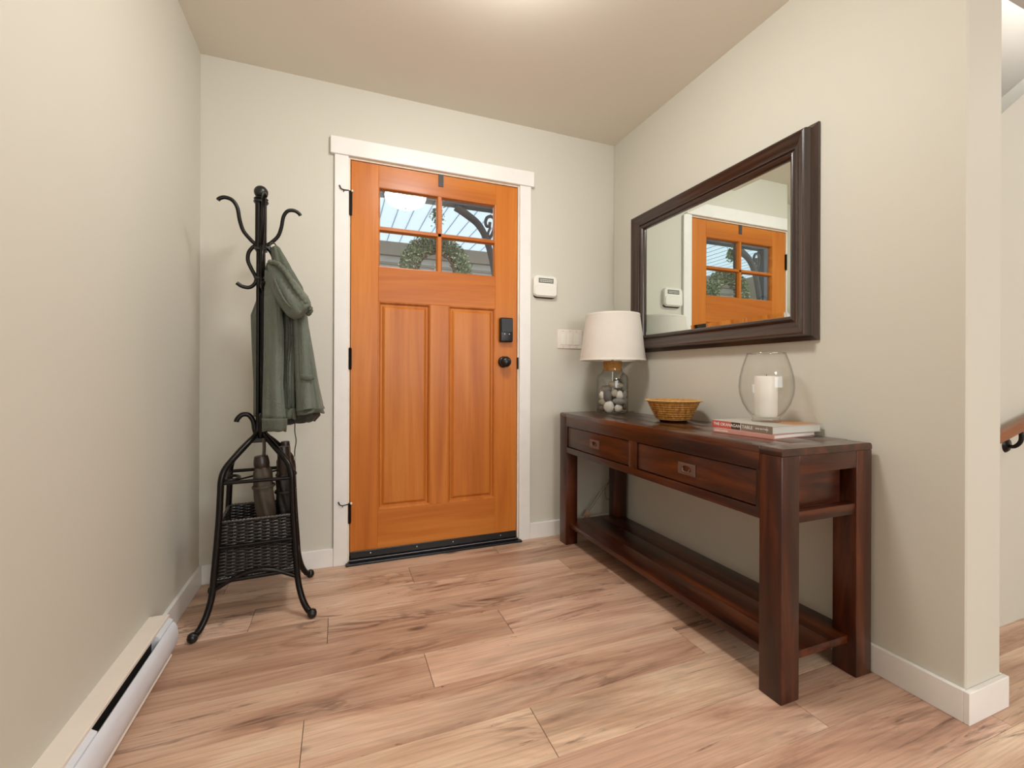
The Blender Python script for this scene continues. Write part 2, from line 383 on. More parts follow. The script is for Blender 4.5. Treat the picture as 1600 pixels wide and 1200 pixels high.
obj('door_stop_strip', box((.0525, D+.046, 2.018), (.9605, D+.075, 2.03)), 'jamb', tr)

# ------------------------------------------------------------------ door
dr = structE('door_1', (.5, D, 0)); y0, y1 = D+.001, D+.045
ST_, RL = [], []
def dpart(name, lo, hi, mat, bev=.0015, **k): return obj(name, box(lo, hi, bev), mat, dr, **k)
dpart('stile', (.056, y0, .055), (.1895, y1, 2.029), 'fir_z'); dpart('stile', (.8265, y0, .055), (.957, y1, 2.029), 'fir_z')
dpart('top_rail', (.1895, y0, 1.915), (.8265, y1, 2.029), 'fir_x')
dpart('lock_rail', (.1895, y0, 1.327), (.8265, y1, 1.505), 'fir_x')
dpart('bottom_rail', (.1895, y0, .055), (.8265, y1, .254), 'fir_x')
dpart('mullion', (.458, y0, .254), (.557, y1, 1.327), 'fir_z')
def ringpanel(x0, x1, z0, z1, prof, mat, name):
    bm = bmesh.new(); rings = []
    for d, h in prof: rings.append([bm.verts.new((x, y0+h, z)) for x, z in ((x0+d, z0+d), (x1-d, z0+d), (x1-d, z1-d), (x0+d, z1-d))])
    for a, b in zip(rings, rings[1:]):
        for k in range(4): bm.faces.new((a[k], a[(k+1) % 4], b[(k+1) % 4], b[k]))
    bm.faces.new(rings[-1])
    back = [bm.verts.new((x, y1-.006, z)) for x, z in ((x0, z0), (x1, z0), (x1, z1), (x0, z1))]
    for k in range(4): bm.faces.new((rings[0][k], rings[0][(k+1) % 4], back[(k+1) % 4], back[k]))
    bm.faces.new(back)
    return obj(name, bm, mat, dr)
PP = [(0, 0), (.004, .0005), (.009, .006), (.013, .0125), (.020, .013), (.024, .010), (.030, .006), (.033, .0045)]
ringpanel(.1895, .458, .254, 1.327, PP, 'fir_z', 'panel'); ringpanel(.557, .8265, .254, 1.327, PP, 'fir_z', 'panel')
# muntins and glass
mu = bmesh.new()
def bar(bm, a, b, half, horiz):
    pr = [(-half, .016), (-half*.55, .002), (half*.55, .002), (half, .016), (half, .03), (-half, .03)]
    v = []
    for t in (a, b):
        v.append([bm.verts.new((t, y0+h, horiz+d) if isinstance(horiz, float) and bar.h else (horiz+d, y0+h, t)) for d, h in pr])
    for k in range(6): bm.faces.new((v[0][k], v[0][(k+1) % 6], v[1][(k+1) % 6], v[1][k]))
    bm.faces.new(v[0]); bm.faces.new(v[1])
bar.h = True; bmh = bmesh.new(); bar(bmh, .1895, .8265, .014, 1.705); obj('muntin', bmh, 'fir_x', dr)
bar.h = False; bmv = bmesh.new(); bar(bmv, 1.505, 1.915, .0155, .507); obj('muntin', bmv, 'fir_z', dr)
# glazing bead around the opening
bm = bmesh.new(); gx0, gx1, gz0, gz1 = .1895, .8265, 1.505, 1.915; rings = []
for d, h in ((-.001, 0), (.003, .001), (.008, .014), (.008, .03), (-.001, .03)):
    rings.append([bm.verts.new((x, y0+h, z)) for x, z in ((gx0+d, gz0+d), (gx1-d, gz0+d), (gx1-d, gz1-d), (gx0+d, gz1-d))])
for a, b in zip(rings, rings[1:]):
    for k in range(4): bm.faces.new((a[k], a[(k+1) % 4], b[(k+1) % 4], b[k]))
obj('glazing_bead', bm, 'fir_x', dr)
for (a, b) in ((gx0+.004, .499), (.515, gx1-.004)):
    for (c, d) in ((gz0+.004, 1.697), (1.713, gz1-.004)):
        obj('pane', box((a, y0+.019, c), (b, y0+.023, d)), 'pane', dr)
dpart('door_sweep', (.058, y0-.006, .021), (.955, y1, .056), 'black')
for x in (.155, .39, .585, .86):
    obj('screw', lathe([(0, .003), (.003, .002), (.0035, 0)], (x, y0-.006, .041), 10, axis='y'), 'steel', dr)
bm = box((.036, D-.045, 0), (.978, D+.12, .010), .002); box((.0525, D-.02, .010), (.9605, D+.12, .020), .002, bm)
obj('threshold', bm, 'sill', dr)
obj('threshold_strip', box((.0525, D-.024, .0195), (.9605, D-.018, .0215)), 'steel', dr, label='bright metal strip')
# hinges with pin stops
for i, (za, zb) in enumerate(((1.752, 1.866), (.978, 1.080), (.205, .300))):
    bm = lathe([(0, za-.004), (.005, za-.003), (.0065, za), (.0065, zb), (.0072, zb+.001), (.005, zb+.005), (0, zb+.006)], (.0535, D-.007, 0), 12)
    box((.050, D-.003, za), (.062, D+.002, zb), 0, bm)
    hg = obj('hinge', bm, 'blackmetal', dr, smooth=40)
    if i != 1:
        z = zb+.002
        bm = tube([(.0535, D-.008, z), (.042, D-.018, z), (.022, D-.024, z-.002), (.008, D-.024, z+.002)], .0028, 8)
        tube([(.008, D-.024, z+.002), (.001, D-.022, z+.018)], .003, 8, bm, 0)
        tube([(.022, D-.024, z-.002), (.020, D-.016, z-.012)], .0022, 8, bm, 0)
        box((.047, D-.013, z-.004), (.06, D-.001, z+.002), .001, bm)
        o = obj('pin_stop', bm, 'black', hg, smooth=50)
        obj('bumper', lathe([(0, .008), (.005, .007), (.006, 0), (0, -.001)], (.0615, D-.008, z+.002), 12, axis='y'), 'rubber', hg, smooth=50, label='white rubber bumper')
# lock and knob
lk = obj('deadbolt_lock', box((.846, D-.031, 1.137), (.923, D, 1.275), .008, seg=3), 'black', dr, smooth=40, label='black keypad deadbolt cover')
obj('battery_cover', box((.851, D-.0335, 1.192), (.918, D-.03, 1.270), .002), 'black', lk)
for x in (.872, .900): obj('indicator', lathe([(0, .001), (.003, .0005), (.0035, 0)], (x, D-.0312, 1.182), 10, axis='y'), 'steel', lk)
kn = obj('door_knob', lathe([(0, .064), (.012, .063), (.022, .058), (.0295, .048), (.031, .040), (.027, .030), (.016, .024), (.0125, .018), (.0125, .008)], (.876, D, 1.025), 28, axis='y'), 'black', dr, smooth=60)
obj('rosette', lathe([(.0125, .010), (.026, .009), (.031, .004), (.0325, 0), (0, 0)], (.876, D, 1.025), 28, axis='y'), 'black', kn, smooth=50)
obj('strike_plate', box((.9585, D-.007, .985), (.966, D+.004, 1.052), .001), 'blackmetal', dr)
tag(recentre(obj('wreath_hanger', box((.498, D-.003, 1.966), (.526, D-.0005, 2.0315), 0, box((.498, D-.003, 2.0300), (.526, D+.049, 2.0312), 0, box((.498, D+.0465, 1.72), (.526, D+.049, 2.0312)))), 'bracket')),
    'dark metal hanger strip hooked over the top edge of the front door', 'hanger')

# ------------------------------------------------------------------ wreath outside
wr = thing('wreath', 'round green boxwood wreath hanging outside behind the door glass', 'wreath', (.512, D+.115, 1.345))
wc = Vector((.512, D+.115, 1.535)); RW = .145
bm = bmesh.new()
for k in range(5):
    pts = []
    for i in range(25):
        a = 2*math.pi*i/24; rr_ = RW-.035+.012*math.sin(3*a+k*1.3); pts.append(wc+Vector((rr_*math.cos(a), .012*math.cos(2*a+k), rr_*math.sin(a))))
    tube(pts, .007, 6, bm, 1)
obj('twig_ring', bm, 'twig', wr, smooth=60)
def leaves(n, fn, size, name, mat, parent):
    bm = bmesh.new()
    for i in range(n):
        p = fn(); d = Vector((random.gauss(0, 1), random.gauss(0, 1), random.gauss(0, 1))).normalized(); e1 = d.orthogonal().normalized(); s = size*random.uniform(.6, 1.2)
        n2 = d.cross(e1)
        vs = [bm.verts.new(p+q) for q in (Vector((0, 0, 0)), e1*s*.35+d*s*.5+n2*s*.1, d*s, -e1*s*.35+d*s*.5+n2*s*.1)]
        bm.faces.new(vs)
    return obj(name, bm, mat, parent, kind='stuff')
def ringpt():
    a = random.uniform(0, 2*math.pi); b = random.uniform(0, 2*math.pi); q_ = .054*math.sqrt(random.random()); rr_ = RW+.008+q_*math.cos(b)
    return wc+Vector((rr_*math.cos(a), .8*q_*math.sin(b), rr_*math.sin(a)))
leaves(5200, ringpt, .022, 'foliage', 'leaf', wr); leaves(1500, ringpt, .016, 'blossom', 'leaf_light', wr)
leaves(160, lambda: Vector((.512+random.gauss(0, .016), D+.085+random.gauss(0, .008), 1.84+random.gauss(0, .022))), .022, 'sprig', 'leaf', wr)

# ------------------------------------------------------------------ outside: patio cover, beam, bracket, neighbour wall
struct('patio_floor', box((-4, D+T, -.12), (6, 9, -.02)), 'concrete')
pr = thing('patio_roof', 'pale translucent panelled patio roof outside above the door glass', 'roof', (1, 4.6, 2.6))
for i in range(64):
    x = -5.6+.15*i
    obj('roof_panel', box((x+.002, D+T+.02, 2.602), (x+.148, 5.685, 2.606)), 'patio', pr)
    obj('roof_seam', box((x-.0025, D+T+.02, 2.598), (x+.0025, 5.685, 2.610)), 'seam', pr)
nb = thing('neighbouring_house', 'beige clad house wall with brown fascia beyond the patio roof', 'building', (1, 5.9, 0))
obj('wall', box((-6, 5.76, -.1), (6, 6.1, 2.44)), 'siding', nb); obj('fascia', box((-6, 5.69, 2.44), (6, 6.0, 2.612)), 'patio_brown', nb)
obj('side_wall', box((-3.4, 3.2, -.1), (-3.2, 5.76, 2.60)), 'patio_brown', nb)
for i in range(11): obj('batten', box((-3.1+i*.85, 5.74, -.1), (-3.06+i*.85, 5.76, 2.40)), 'siding', nb)
obj('ledge', box((-6, 5.735, 2.33), (6, 5.76, 2.36)), 'patio_brown', nb)
obj('downpipe', box((2.02, 5.70, -.1), (2.09, 5.76, 2.40), .01), 'trim', nb)
for sg, cx_, lbl in ((1, 0, 'dark porch post and beam with a scroll bracket seen through the right door panes'), (-1, -.02, 'dark porch post with a scroll bracket seen only in the wall mirror')):
    mxx = lambda x: cx_+sg*x*1.0
    pp = thing('porch_post', lbl, 'post', (mxx(1.36), 3.74, -.02), 0, 'porch posts outside the door')
    if sg == 1: obj('beam', box((-1.30, 3.70, 2.40), (1.48, 3.79, 2.460), .004), 'beam', pp)
    xa, xb = sorted((mxx(1.31), mxx(1.41)))
    if sg < 0: obj('beam', box((-1.55, 3.70, 2.40), (-1.302, 3.79, 2.460), .004), 'beam', pp)
    obj('post', box((xa, 3.70, -.02), (xb, 3.79, 2.399), .004), 'beam', pp)
    Q = lambda L_: [(mxx(x), 3.74, z) for x, z in L_]
    br = obj('scroll_bracket', tube(Q([(.93, 2.392), (.985, 2.365), (1.07, 2.315), (1.126, 2.275), (1.18, 2.205), (1.225, 2.10), (1.262, 1.97), (1.29, 1.82), (1.305, 1.72)]), lambda t: .036-.010*t, 8), 'bracket', pp, smooth=50)
    obj('scroll', tube(Q([(1.235, 2.15), (1.262, 2.20), (1.285, 2.27), (1.283, 2.325), (1.255, 2.352), (1.215, 2.338), (1.20, 2.295), (1.212, 2.262), (1.236, 2.27), (1.242, 2.30)]), .014, 8), 'bracket', br, smooth=50)
    obj('scroll', tube(Q([(1.235, 2.15), (1.225, 2.20), (1.242, 2.25), (1.236, 2.29)]), .011, 8), 'bracket', br, smooth=50)

# ------------------------------------------------------------------ ceiling light (seen as a reflection in the door glass)
cl = thing('ceiling_light', 'round frosted flush ceiling light reflected in the upper left door pane', 'lamp', (.49, 1.22, H-.15))
obj('canopy', lathe([(0, H), (.175, H), (.175, H-.012), (.162, H-.028), (0, H-.028)], (.49, 1.22, 0), 40), 'blackmetal', cl, smooth=40)
obj('frosted_bowl', lathe([(.160, H-.028), (.156, H-.055), (.136, H-.085), (.097, H-.108), (.05, H-.12), (0, H-.123)], (.49, 1.22, 0), 40), 'dome', cl, smooth=80)
obj('finial', lathe([(.004, H-.118), (.012, H-.124), (.012, H-.130), (.006, H-.138), (0, H-.144)], (.49, 1.22, 0), 16), 'blackmetal', cl, smooth=60)

# ------------------------------------------------------------------ baseboard heater
ht = thing('baseboard_heater', 'white electric baseboard heater along the left wall', 'heater', (XL, 1.45, 0))
ya, yb = .95, 1.82
def prism_y(pts, ya, yb, bm=None):
    bm = bm or bmesh.new(); A = [bm.verts.new((x, ya, z)) for x, z in pts]; B = [bm.verts.new((x, yb, z)) for x, z in pts]
    n = len(pts)
    for k in range(n): bm.faces.new((A[k], A[(k+1) % n], B[(k+1) % n], B[k]))
    bm.faces.new(A[::-1]); bm.faces.new(B); return bm
obj('housing', prism_y([(XL, .012), (XL, .139), (-.532, .139), (-.529, .136), (-.529, .128), (-.57, .120), (-.57, .012)], ya, yb), 'heater_top', ht)
obj('element_slot', prism_y([(-.569, .03), (-.569, .116), (-.540, .112), (-.540, .03)], 1.31, 1.70), 'gap', ht)
obj('end_cover', prism_y([(-.569, .02), (-.569, .126), (-.529, .128), (-.518, .120), (-.518, .02)], 1.70, yb-.003), 'heater_front', ht)
obj('end_cover', prism_y([(-.569, .02), (-.569, .126), (-.529, .128), (-.518, .120), (-.518, .02)], ya+.003, 1.31), 'heater_front', ht)
fp = [(-.521, .112), (-.516, .117), (-.509, .112), (-.503, .098), (-.500, .075), (-.502, .050), (-.510, .030), (-.516, .030), (-.508, .050), (-.506, .075), (-.509, .096)]
obj('front_panel', prism_y(fp, ya, yb-.012), 'heater_front', ht, smooth=40)
obj('bottom_lip', prism_y([(-.569, .008), (-.569, .02), (-.515, .02), (-.512, .014), (-.533, .008)], ya, yb-.03), 'heater_top', ht)

# ------------------------------------------------------------------ wall devices
kp = thing('alarm_keypad', 'white alarm keypad with grey display beside the front door', 'keypad', (1.128, D, 1.41))
def rrect(x0, x1, z0, z1, r, ya, yb, n=6, taper=.004):
    bm = bmesh.new()
    def ringv(d, y):
        v = []
        for cx, cz, a0 in ((x1-r, z0+r, -90), (x1-r, z1-r, 0), (x0+r, z1-r, 90), (x0+r, z0+r, 180)):
            for k in range(n+1):
                a = R(a0+90*k/n); v.append(bm.verts.new((cx+(r-d)*math.cos(a), y, cz+(r-d)*math.sin(a))))
        return v
    rs = [ringv(0, yb), ringv(0, ya+taper), ringv(taper, ya)]
    for a, b in zip(rs, rs[1:]):
        for k in range(len(a)): bm.faces.new((a[k], a[(k+1) % len(a)], b[(k+1) % len(a)], b[k]))
    bm.faces.new(rs[0]); bm.faces.new(rs[-1]); return bm
obj('housing', rrect(1.052, 1.204, 1.408, 1.531, .026, D-.026, D), 'plastic', kp, smooth=35)
obj('back_plate', rrect(1.058, 1.199, 1.403, 1.45, .02, D-.012, D), 'gap', kp)
dsp = obj('display', box((1.083, D-.0275, 1.490), (1.178, D-.0255, 1.517), .0008), 'lcd', kp)
for j in range(2):
    for i in range(14): obj('display_character', box((1.089+i*.0061, D-.0279, 1.4955+j*.0095), (1.0925+i*.0061, D-.0274, 1.5015+j*.0095)), 'plastic', dsp)
obj('flip_cover', rrect(1.056, 1.200, 1.413, 1.478, .018, D-.031, D-.025), 'plastic', kp, smooth=35)
sp = thing('light_switch_plate', 'white three-gang rocker switch plate half behind the lamp shade', 'switch', (1.30, D, 1.11))
obj('cover_plate', rrect(1.217, 1.383, 1.111, 1.225, .004, D-.006, D, 3, .002), 'plastic2', sp)
for i in range(3):
    x = 1.254+i*.046
    obj('rocker', prism_y([(0, 0)]*0+[(x-.0165, 1.135), (x+.0165, 1.135), (x+.0165, 1.201), (x-.0165, 1.201)], D-.0095, D-.005), 'plastic', sp)
    for z in (1.120, 1.216): obj('screw', lathe([(0, .0015), (.0025, .001), (.003, 0)], (x, D-.006, z), 8, axis='y'), 'steel', sp)

# ------------------------------------------------------------------ mirror
MY0, MY1, MZ0, MZ1 = 1.092, 2.155, 1.080, 1.865
mr = thing('wall_mirror', 'large rectangular mirror in a dark espresso moulded frame above the console table', 'mirror', (XR, (MY0+MY1)/2, MZ0))
prof = [(0, .001), (0, .010), (.012, .016), (.018, .022), (.020, .048), (.023, .055), (.030, .056), (.036, .052), (.044, .050), (.056, .040), (.068, .036), (.074, .036), (.076, .031), (.080, .034), (.087, .036), (.095, .032), (.100, .024), (.101, .012), (.101, .001)]
prof = [(d*.95, h) for d, h in prof]
cor = [(MY0, MZ0, 1, 1), (MY1, MZ0, -1, 1), (MY1, MZ1, -1, -1), (MY0, MZ1, 1, -1)]
for k in range(4):
    a, b = cor[k], cor[(k+1) % 4]; bm = bmesh.new()
    A = [bm.verts.new((XR-h, a[0]+a[2]*d, a[1]+a[3]*d)) for d, h in prof]; B = [bm.verts.new((XR-h, b[0]+b[2]*d, b[1]+b[3]*d)) for d, h in prof]
    n = len(prof)
    for i in range(n): bm.faces.new((A[i], A[(i+1) % n], B[(i+1) % n], B[i]))
    bm.faces.new(A[::-1]); bm.faces.new(B)
    obj('frame_side', bm, 'mir_y' if k in (0, 2) else 'mir_z', mr, smooth=35)
bm = bmesh.new(); rings = []
for d, h in ((.0945, .004), (.0945, .0152), (.1145, .0165)):
    rings.append([bm.verts.new((XR-h, c[0]+c[2]*d, c[1]+c[3]*d)) for c in cor])
for a, b in zip(rings, rings[1:]):
    for k in range(4): bm.faces.new((a[k], a[(k+1) % 4], b[(k+1) % 4], b[k]))
bm.faces.new(rings[-1]); bm.faces.new(rings[0])
obj('mirror_glass', bm, 'mirror', mr, label='bevelled silver mirror glass')

# ------------------------------------------------------------------ console table
X0, X1, Y0, Y1, ZT = 1.187, 1.592, .911, 2.286, .738
ct = thing('console_table', 'long dark reddish-brown wooden console table with two drawers against the right wall', 'table', ((X0+X1)/2, (Y0+Y1)/2, 0))
def tp(name, lo, hi, mat, bev=.003, parent=None, seg=2, **k): return obj(name, box(lo, hi, bev, seg=seg), mat, parent or ct, smooth=30, **k)
LG = .074
for lx in (X0, X1-LG):
    for ly in (Y0, Y1-LG): tp('leg', (lx, ly, 0), (lx+LG, ly+LG, .716), 'dwz', .003)
# top: end boards and three long boards flush with aprons
tp('top_board', (X0, Y0+LG, .716), (X0+.135, Y1-LG, ZT), 'dwt', .0012); tp('top_board', (X0+.135, Y0+LG, .716), (X0+.27, Y1-LG, ZT), 'dwt', .0012); tp('top_board', (X0+.27, Y0+LG, .716), (X1, Y1-LG, ZT), 'dwt', .0012)
def endb(ya, yb):
    pts = []; r = .013
    for cx, a0 in ((X1-r, 0), (X0+r, 90)):
        for k in range(5): a = R(a0+22.5*k); pts.append((cx+r*math.cos(a), ZT-r+r*math.sin(a)))
    pts += [(X0, .7165), (X1, .7165)]
    return prism_y(pts, ya, yb)
obj('end_board', endb(Y0, Y0+LG), 'dwt', ct, smooth=30); obj('end_board', endb(Y1-LG, Y1), 'dwt', ct, smooth=30)
for ly in (Y0+.001, Y1-.031): tp('end_apron', (X0+LG, ly, .662), (X1-LG, ly+.03, .716), 'dwx', .0015)
tp('front_apron', (X0, Y0+LG, .665), (X0+.022, Y1-LG, .716), 'dwy', .001); tp('back_apron', (X1-.022, Y0+LG, .517), (X1, Y1-LG, .716), 'dwy', .001)
tp('front_rail', (X0+.001, Y0+LG, .518), (X0+.030, Y1-LG, .550), 'dwy', .002)
tp('divider', (X0+.001, 1.580, .550), (X0+.03, 1.636, .665), 'dwz', .001)
tp('side_post', (X0+.001, Y0+LG, .550), (X0+.03, .997, .665), 'dwz', .001); tp('side_post', (X0+.001, 2.203, .550), (X0+.03, Y1-LG, .665), 'dwz', .001)
for ly in (Y0+.004, Y1-.034): tp('side_rail', (X0+LG, ly, .516), (X1-LG, ly+.03, .550), 'dwx', .002)
for ly in (Y0+.030, Y1-.045): tp('side_panel', (X0+LG, ly, .5505), (X1-LG-.032, ly+.015, .662), 'dwx', .002)
for a, b in ((.999, 1.578), (1.638, 2.201)):
    d = tp('drawer', (X0+.005, a+.001, .5535), (X0+.023, b-.001, .6615), 'dwy', .002)
    tp('drawer_box', (X0+.022, a+.01, .556), (X1-.05, b-.01, .65), 'dwy', .001)
    c = (a+b)/2; z = .607
    bm = bmesh.new(); hw, hh = .043, .021
    rings = []
    for dy, dz, h in ((hw, hh, 0), (hw, hh, .003), (hw-.003, hh-.003, .004), (.024, .0125, .004), (.022, .011, -.006)):
        n = 24; rg = []
        for k in range(n):
            a_ = 2*math.pi*k/n; cy_, cz_ = math.cos(a_), math.sin(a_)
            if h >= .0 and dy > .03:
                s_ = 1/max(abs(cy_), abs(cz_)); py, pz = cy_*s_*dy, cz_*s_*dz
            else: py, pz = cy_*dy, cz_*dz
            rg.append(bm.verts.new((X0+.004-h, c+py, z+pz)))
        rings.append(rg)
    for p_, q_ in zip(rings, rings[1:]):
        for k in range(24): bm.faces.new((p_[k], p_[(k+1) % 24], q_[(k+1) % 24], q_[k]))
    bm.faces.new(rings[-1]); obj('drawer_pull', bm, 'pull', d)
    obj('ring', tube([(X0-.001, c-.018, z+.004), (X0-.004, c-.012, z-.008), (X0-.004, c+.012, z-.008), (X0-.001, c+.018, z+.004)], .002, 8), 'pull', d, smooth=60)
for a, b in ((X0+.022, X0+.125), (X0+.125, X0+.25), (X0+.25, X1-.022)):
    tp('shelf_board', (a, Y0+.026, .098), (b, Y1-.026, .122), 'dwy', .0008)

# ------------------------------------------------------------------ table lamp with pebble jar
LX, LY = 1.437, 2.133
tl = thing('table_lamp', 'table lamp with off-white drum shade and clear glass jar base on the console', 'lamp', (LX, LY, ZT))
jr = .0865
outer = [(0, .002), (jr-.01, .002), (jr, .010), (jr, .195), (jr-.006, .213), (jr-.024, .228), (.058, .234), (.054, .240), (.054, .252)]
inner = [(.051, .252), (.051, .238), (.055, .230), (jr-.026, .224), (jr-.009, .210), (jr-.0035, .194), (jr-.0035, .012), (jr-.012, .006), (0, .006)]
obj('glass_jar', lathe([(a, ZT+b) for a, b in outer+inner], (LX, LY, 0), 40), 'jar', tl, smooth=60)
obj('cork', lathe([(0, ZT+.236), (.0495, ZT+.236), (.052, ZT+.290), (.050, ZT+.293), (0, ZT+.293)], (LX, LY, 0), 32), 'cork', tl, smooth=40)
obj('stem', lathe([(0, ZT+.18), (.006, ZT+.18), (.006, ZT+.300), (.018, ZT+.302), (.018, ZT+.345), (.008, ZT+.35), (.008, ZT+.555), (.014, ZT+.556), (.010, ZT+.570), (0, ZT+.572)], (LX, LY, 0), 16), 'steel', tl, smooth=40)
zb, zt = 1.034, 1.292; rb, rtp = .182, .148
sh = obj('lamp_shade', lathe([(rb, zb), (rtp, zt), (rtp-.002, zt), (rb-.002, zb), (rb, zb)], (LX, LY, 0), 48), 'shade', tl, smooth=60)
obj('shade_trim', lathe([(rb+.0015, zb-.001), (rb+.0008, zb+.010), (rb-.004, zb+.010), (rb-.004, zb-.001), (rb+.0015, zb-.001)], (LX, LY, 0), 48), 'trimcloth', sh, smooth=60)
obj('shade_trim', lathe([(rtp+.001, zt+.001), (rtp+.0022, zt-.008), (rtp-.004, zt-.008), (rtp-.004, zt+.001), (rtp+.001, zt+.001)], (LX, LY, 0), 48), 'trimcloth', sh, smooth=60)
obj('spider', tube([(LX-rtp+.003, LY, zt-.012), (LX, LY, zt-.02), (LX+rtp-.003, LY, zt-.012)], .002, 6), 'steel', tl)
obj('spider', tube([(LX, LY-rtp+.003, zt-.012), (LX, LY, zt-.02), (LX, LY+rtp-.003, zt-.012)], .002, 6), 'steel', tl)
# pebbles (jar-local: s = image right, t = towards the camera)
e1 = Vector((.83, -.56, 0)); e2 = Vector((-.56, -.83, 0))
PEB = [  # s, t, z, rx, ry, rz, colour, label
 (-.018, .048, .030, .030, .024, .031, 'white', 'largest rounded white pebble low at the front of the lamp jar'),
 (.032, .052, .022, .021, .018, .020, 'white', 'small white pebble with a dark scratch at the bottom front of the lamp jar'),
 (.036, .040, .060, .036, .024, .022, 'grey', 'wide grey pebble above the small white one in the lamp jar'),
 (.038, .046, .097, .021, .017, .022, 'white', 'bright white egg-shaped pebble halfway up the right of the lamp jar'),
 (-.024, .040, .088, .026, .022, .038, 'dark', 'dark grey upright pebble in the middle of the lamp jar'),
 (.012, .048, .106, .018, .016, .021, 'tan', 'small olive-tan pebble between the dark and the white one in the jar'),
 (.016, .034, .152, .043, .028, .020, 'tan', 'flat pale tan pebble lying across the top of the pile in the lamp jar'),
 (.060, .004, .186, .018, .018, .030, 'grey', 'light grey pebble standing highest at the right of the lamp jar'),
 (-.056, .026, .092, .017, .018, .024, 'white', 'pale pebble against the left side of the lamp jar halfway up'),
 (-.052, .030, .055, .024, .020, .018, 'tan', 'pale flattened pebble low at the left side of the lamp jar'),
 (-.056, .026, .022, .020, .018, .019, 'brown', 'brown pebble in the lower left corner of the lamp jar'),
 (-.034, .002, .125, .032, .026, .022, 'grey', 'light grey sloping pebble behind the dark upright one in the jar'),
 (.066, .022, .098, .014, .016, .026, 'grey', 'grey pebble tight against the right side of the lamp jar'),
 (.064, .024, .034, .017, .018, .020, 'brown', 'brown pebble in the lower right corner of the lamp jar'),
 (.062, .016, .140, .017, .018, .020, 'grey', 'grey pebble under the highest one at the right of the jar'),
]
back = [(-.03, -.03, .03, .034, .03, .03, 'brown'), (.03, -.035, .03, .032, .03, .03, 'grey'), (0, -.045, .075, .04, .028, .026, 'brown'), (.035, -.02, .115, .03, .03, .026, 'dark'), (-.03, -.03, .12, .028, .03, .024, 'brown'), (.0, .0, .05, .026, .026, .024, 'dark'), (.03, -.03, .165, .03, .028, .02, 'dark')]
def pebble(s, t, z, a, b, c, col, label, seed):
    rnd = random.Random(seed); bm = bmesh.new(); bmesh.ops.create_icosphere(bm, subdivisions=3, radius=1)
    ph = [rnd.uniform(0, 6) for _ in range(4)]
    for v in bm.verts:
        d = v.co.normalized(); k = 1+.06*math.sin(2.3*d.x*2+ph[0])+.05*math.sin(3*d.y+ph[1])+.04*math.sin(3*d.z+ph[2]); v.co = Vector((d.x*a, d.y*b, d.z*c))*k
    bmesh.ops.rotate(bm, verts=bm.verts, cent=(0, 0, 0), matrix=Matrix.Rotation(rnd.uniform(-.3, .3), 3, 'Y'))
    bmesh.ops.rotate(bm, verts=bm.verts, cent=(0, 0, 0), matrix=Matrix.Rotation(math.atan2(e1.y, e1.x), 3, 'Z'))
    o = obj('pebble', bm, ST[col], smooth=180); o.location = Vector((LX, LY, ZT+.008+z))+e1*s+e2*t*.85
    tag(o, label, 'pebble', 'pebbles in the lamp jar')
for i, p in enumerate(PEB): pebble(*p, 100+i)
BL = ['brown pebble at the back left on the floor of the lamp jar', 'grey pebble at the back right on the floor of the lamp jar', 'brown pebble in the second layer at the back of the jar', 'dark grey pebble behind the bright egg-shaped one in the jar', 'brown pebble behind the sloping light grey one in the jar', 'dark grey pebble buried in the centre of the jar', 'dark grey pebble on top at the back of the jar']
for i, p in enumerate(back): pebble(*p, BL[i], 200+i)
# lamp cord behind the table
cd = thing('power_cord', 'thin clear lamp cord with a pink tag hanging behind the console', 'cord', (1.45, 2.33, .10))
obj('cord', tube([(1.520, 2.14, .742), (1.600, 2.16, .741), (1.602, 2.20, .70), (1.597, 2.28, .52), (1.56, 2.33, .32), (1.51, 2.345, .26), (1.44, 2.35, .17), (1.395, 2.35, .10), (1.386, 2.35, .085)], .0022, 6, sm=8), 'cord', cd, smooth=60)
obj('cord', tube([(1.597, 2.285, .52), (1.575, 2.33, .33), (1.52, 2.35, .245), (1.46, 2.352, .17), (1.42, 2.352, .125)], .0018, 6, sm=8), 'cord', cd, smooth=60)
obj('cord_loop', tube([(1.56, 2.34, .30), (1.53, 2.345, .25), (1.54, 2.345, .19), (1.565, 2.345, .20), (1.565, 2.345, .27), (1.55, 2.34, .31)], .0020, 6, sm=8), 'cord', cd, smooth=60)
bm = box((-.020, -.0008, -.020), (.020, .0008, .020)); bmesh.ops.rotate(bm, verts=bm.verts, cent=(0, 0, 0), matrix=Matrix.Rotation(R(35), 3, 'Y')); bmesh.ops.translate(bm, verts=bm.verts, vec=(1.408, 2.346, .112))
obj('tag', bm, 'tag', cd, label='pinkish paper tag')

# ------------------------------------------------------------------ straw bowl
BX, BY = 1.447, 1.655
sb = thing('straw_bowl', 'golden coiled straw bowl on the console between lamp and books', 'bowl', (BX, BY, ZT))
prof_o, prof_i = [], []
for i in range(41):
    t = i/40; r_ = .072+.043*t**.85; z_ = .012+.083*t; c_ = .0028*abs(math.sin(t*math.pi*8)); prof_o.append((r_+c_, ZT+z_)); prof_i.append((r_-.006-c_, ZT+z_))
obj('coiled_wall', lathe([(0, ZT+.010), (.066, ZT+.010)]+prof_o+prof_i[::-1]+[(0, ZT+.018)], (BX, BY, 0), 64), 'straw', sb, smooth=50)
obj('foot', lathe([(0, ZT+.0005), (.058, ZT+.0005), (.062, ZT+.004), (.068, ZT+.012), (0, ZT+.012)], (BX, BY, 0), 48), 'dwx', sb, smooth=50, label='dark wooden foot')
obj('base_ring', lathe([(.068, ZT+.010), (.075, ZT+.011), (.077, ZT+.015), (.074, ZT+.019), (.066, ZT+.018)], (BX, BY, 0), 48), 'straw_rim', sb, smooth=50)
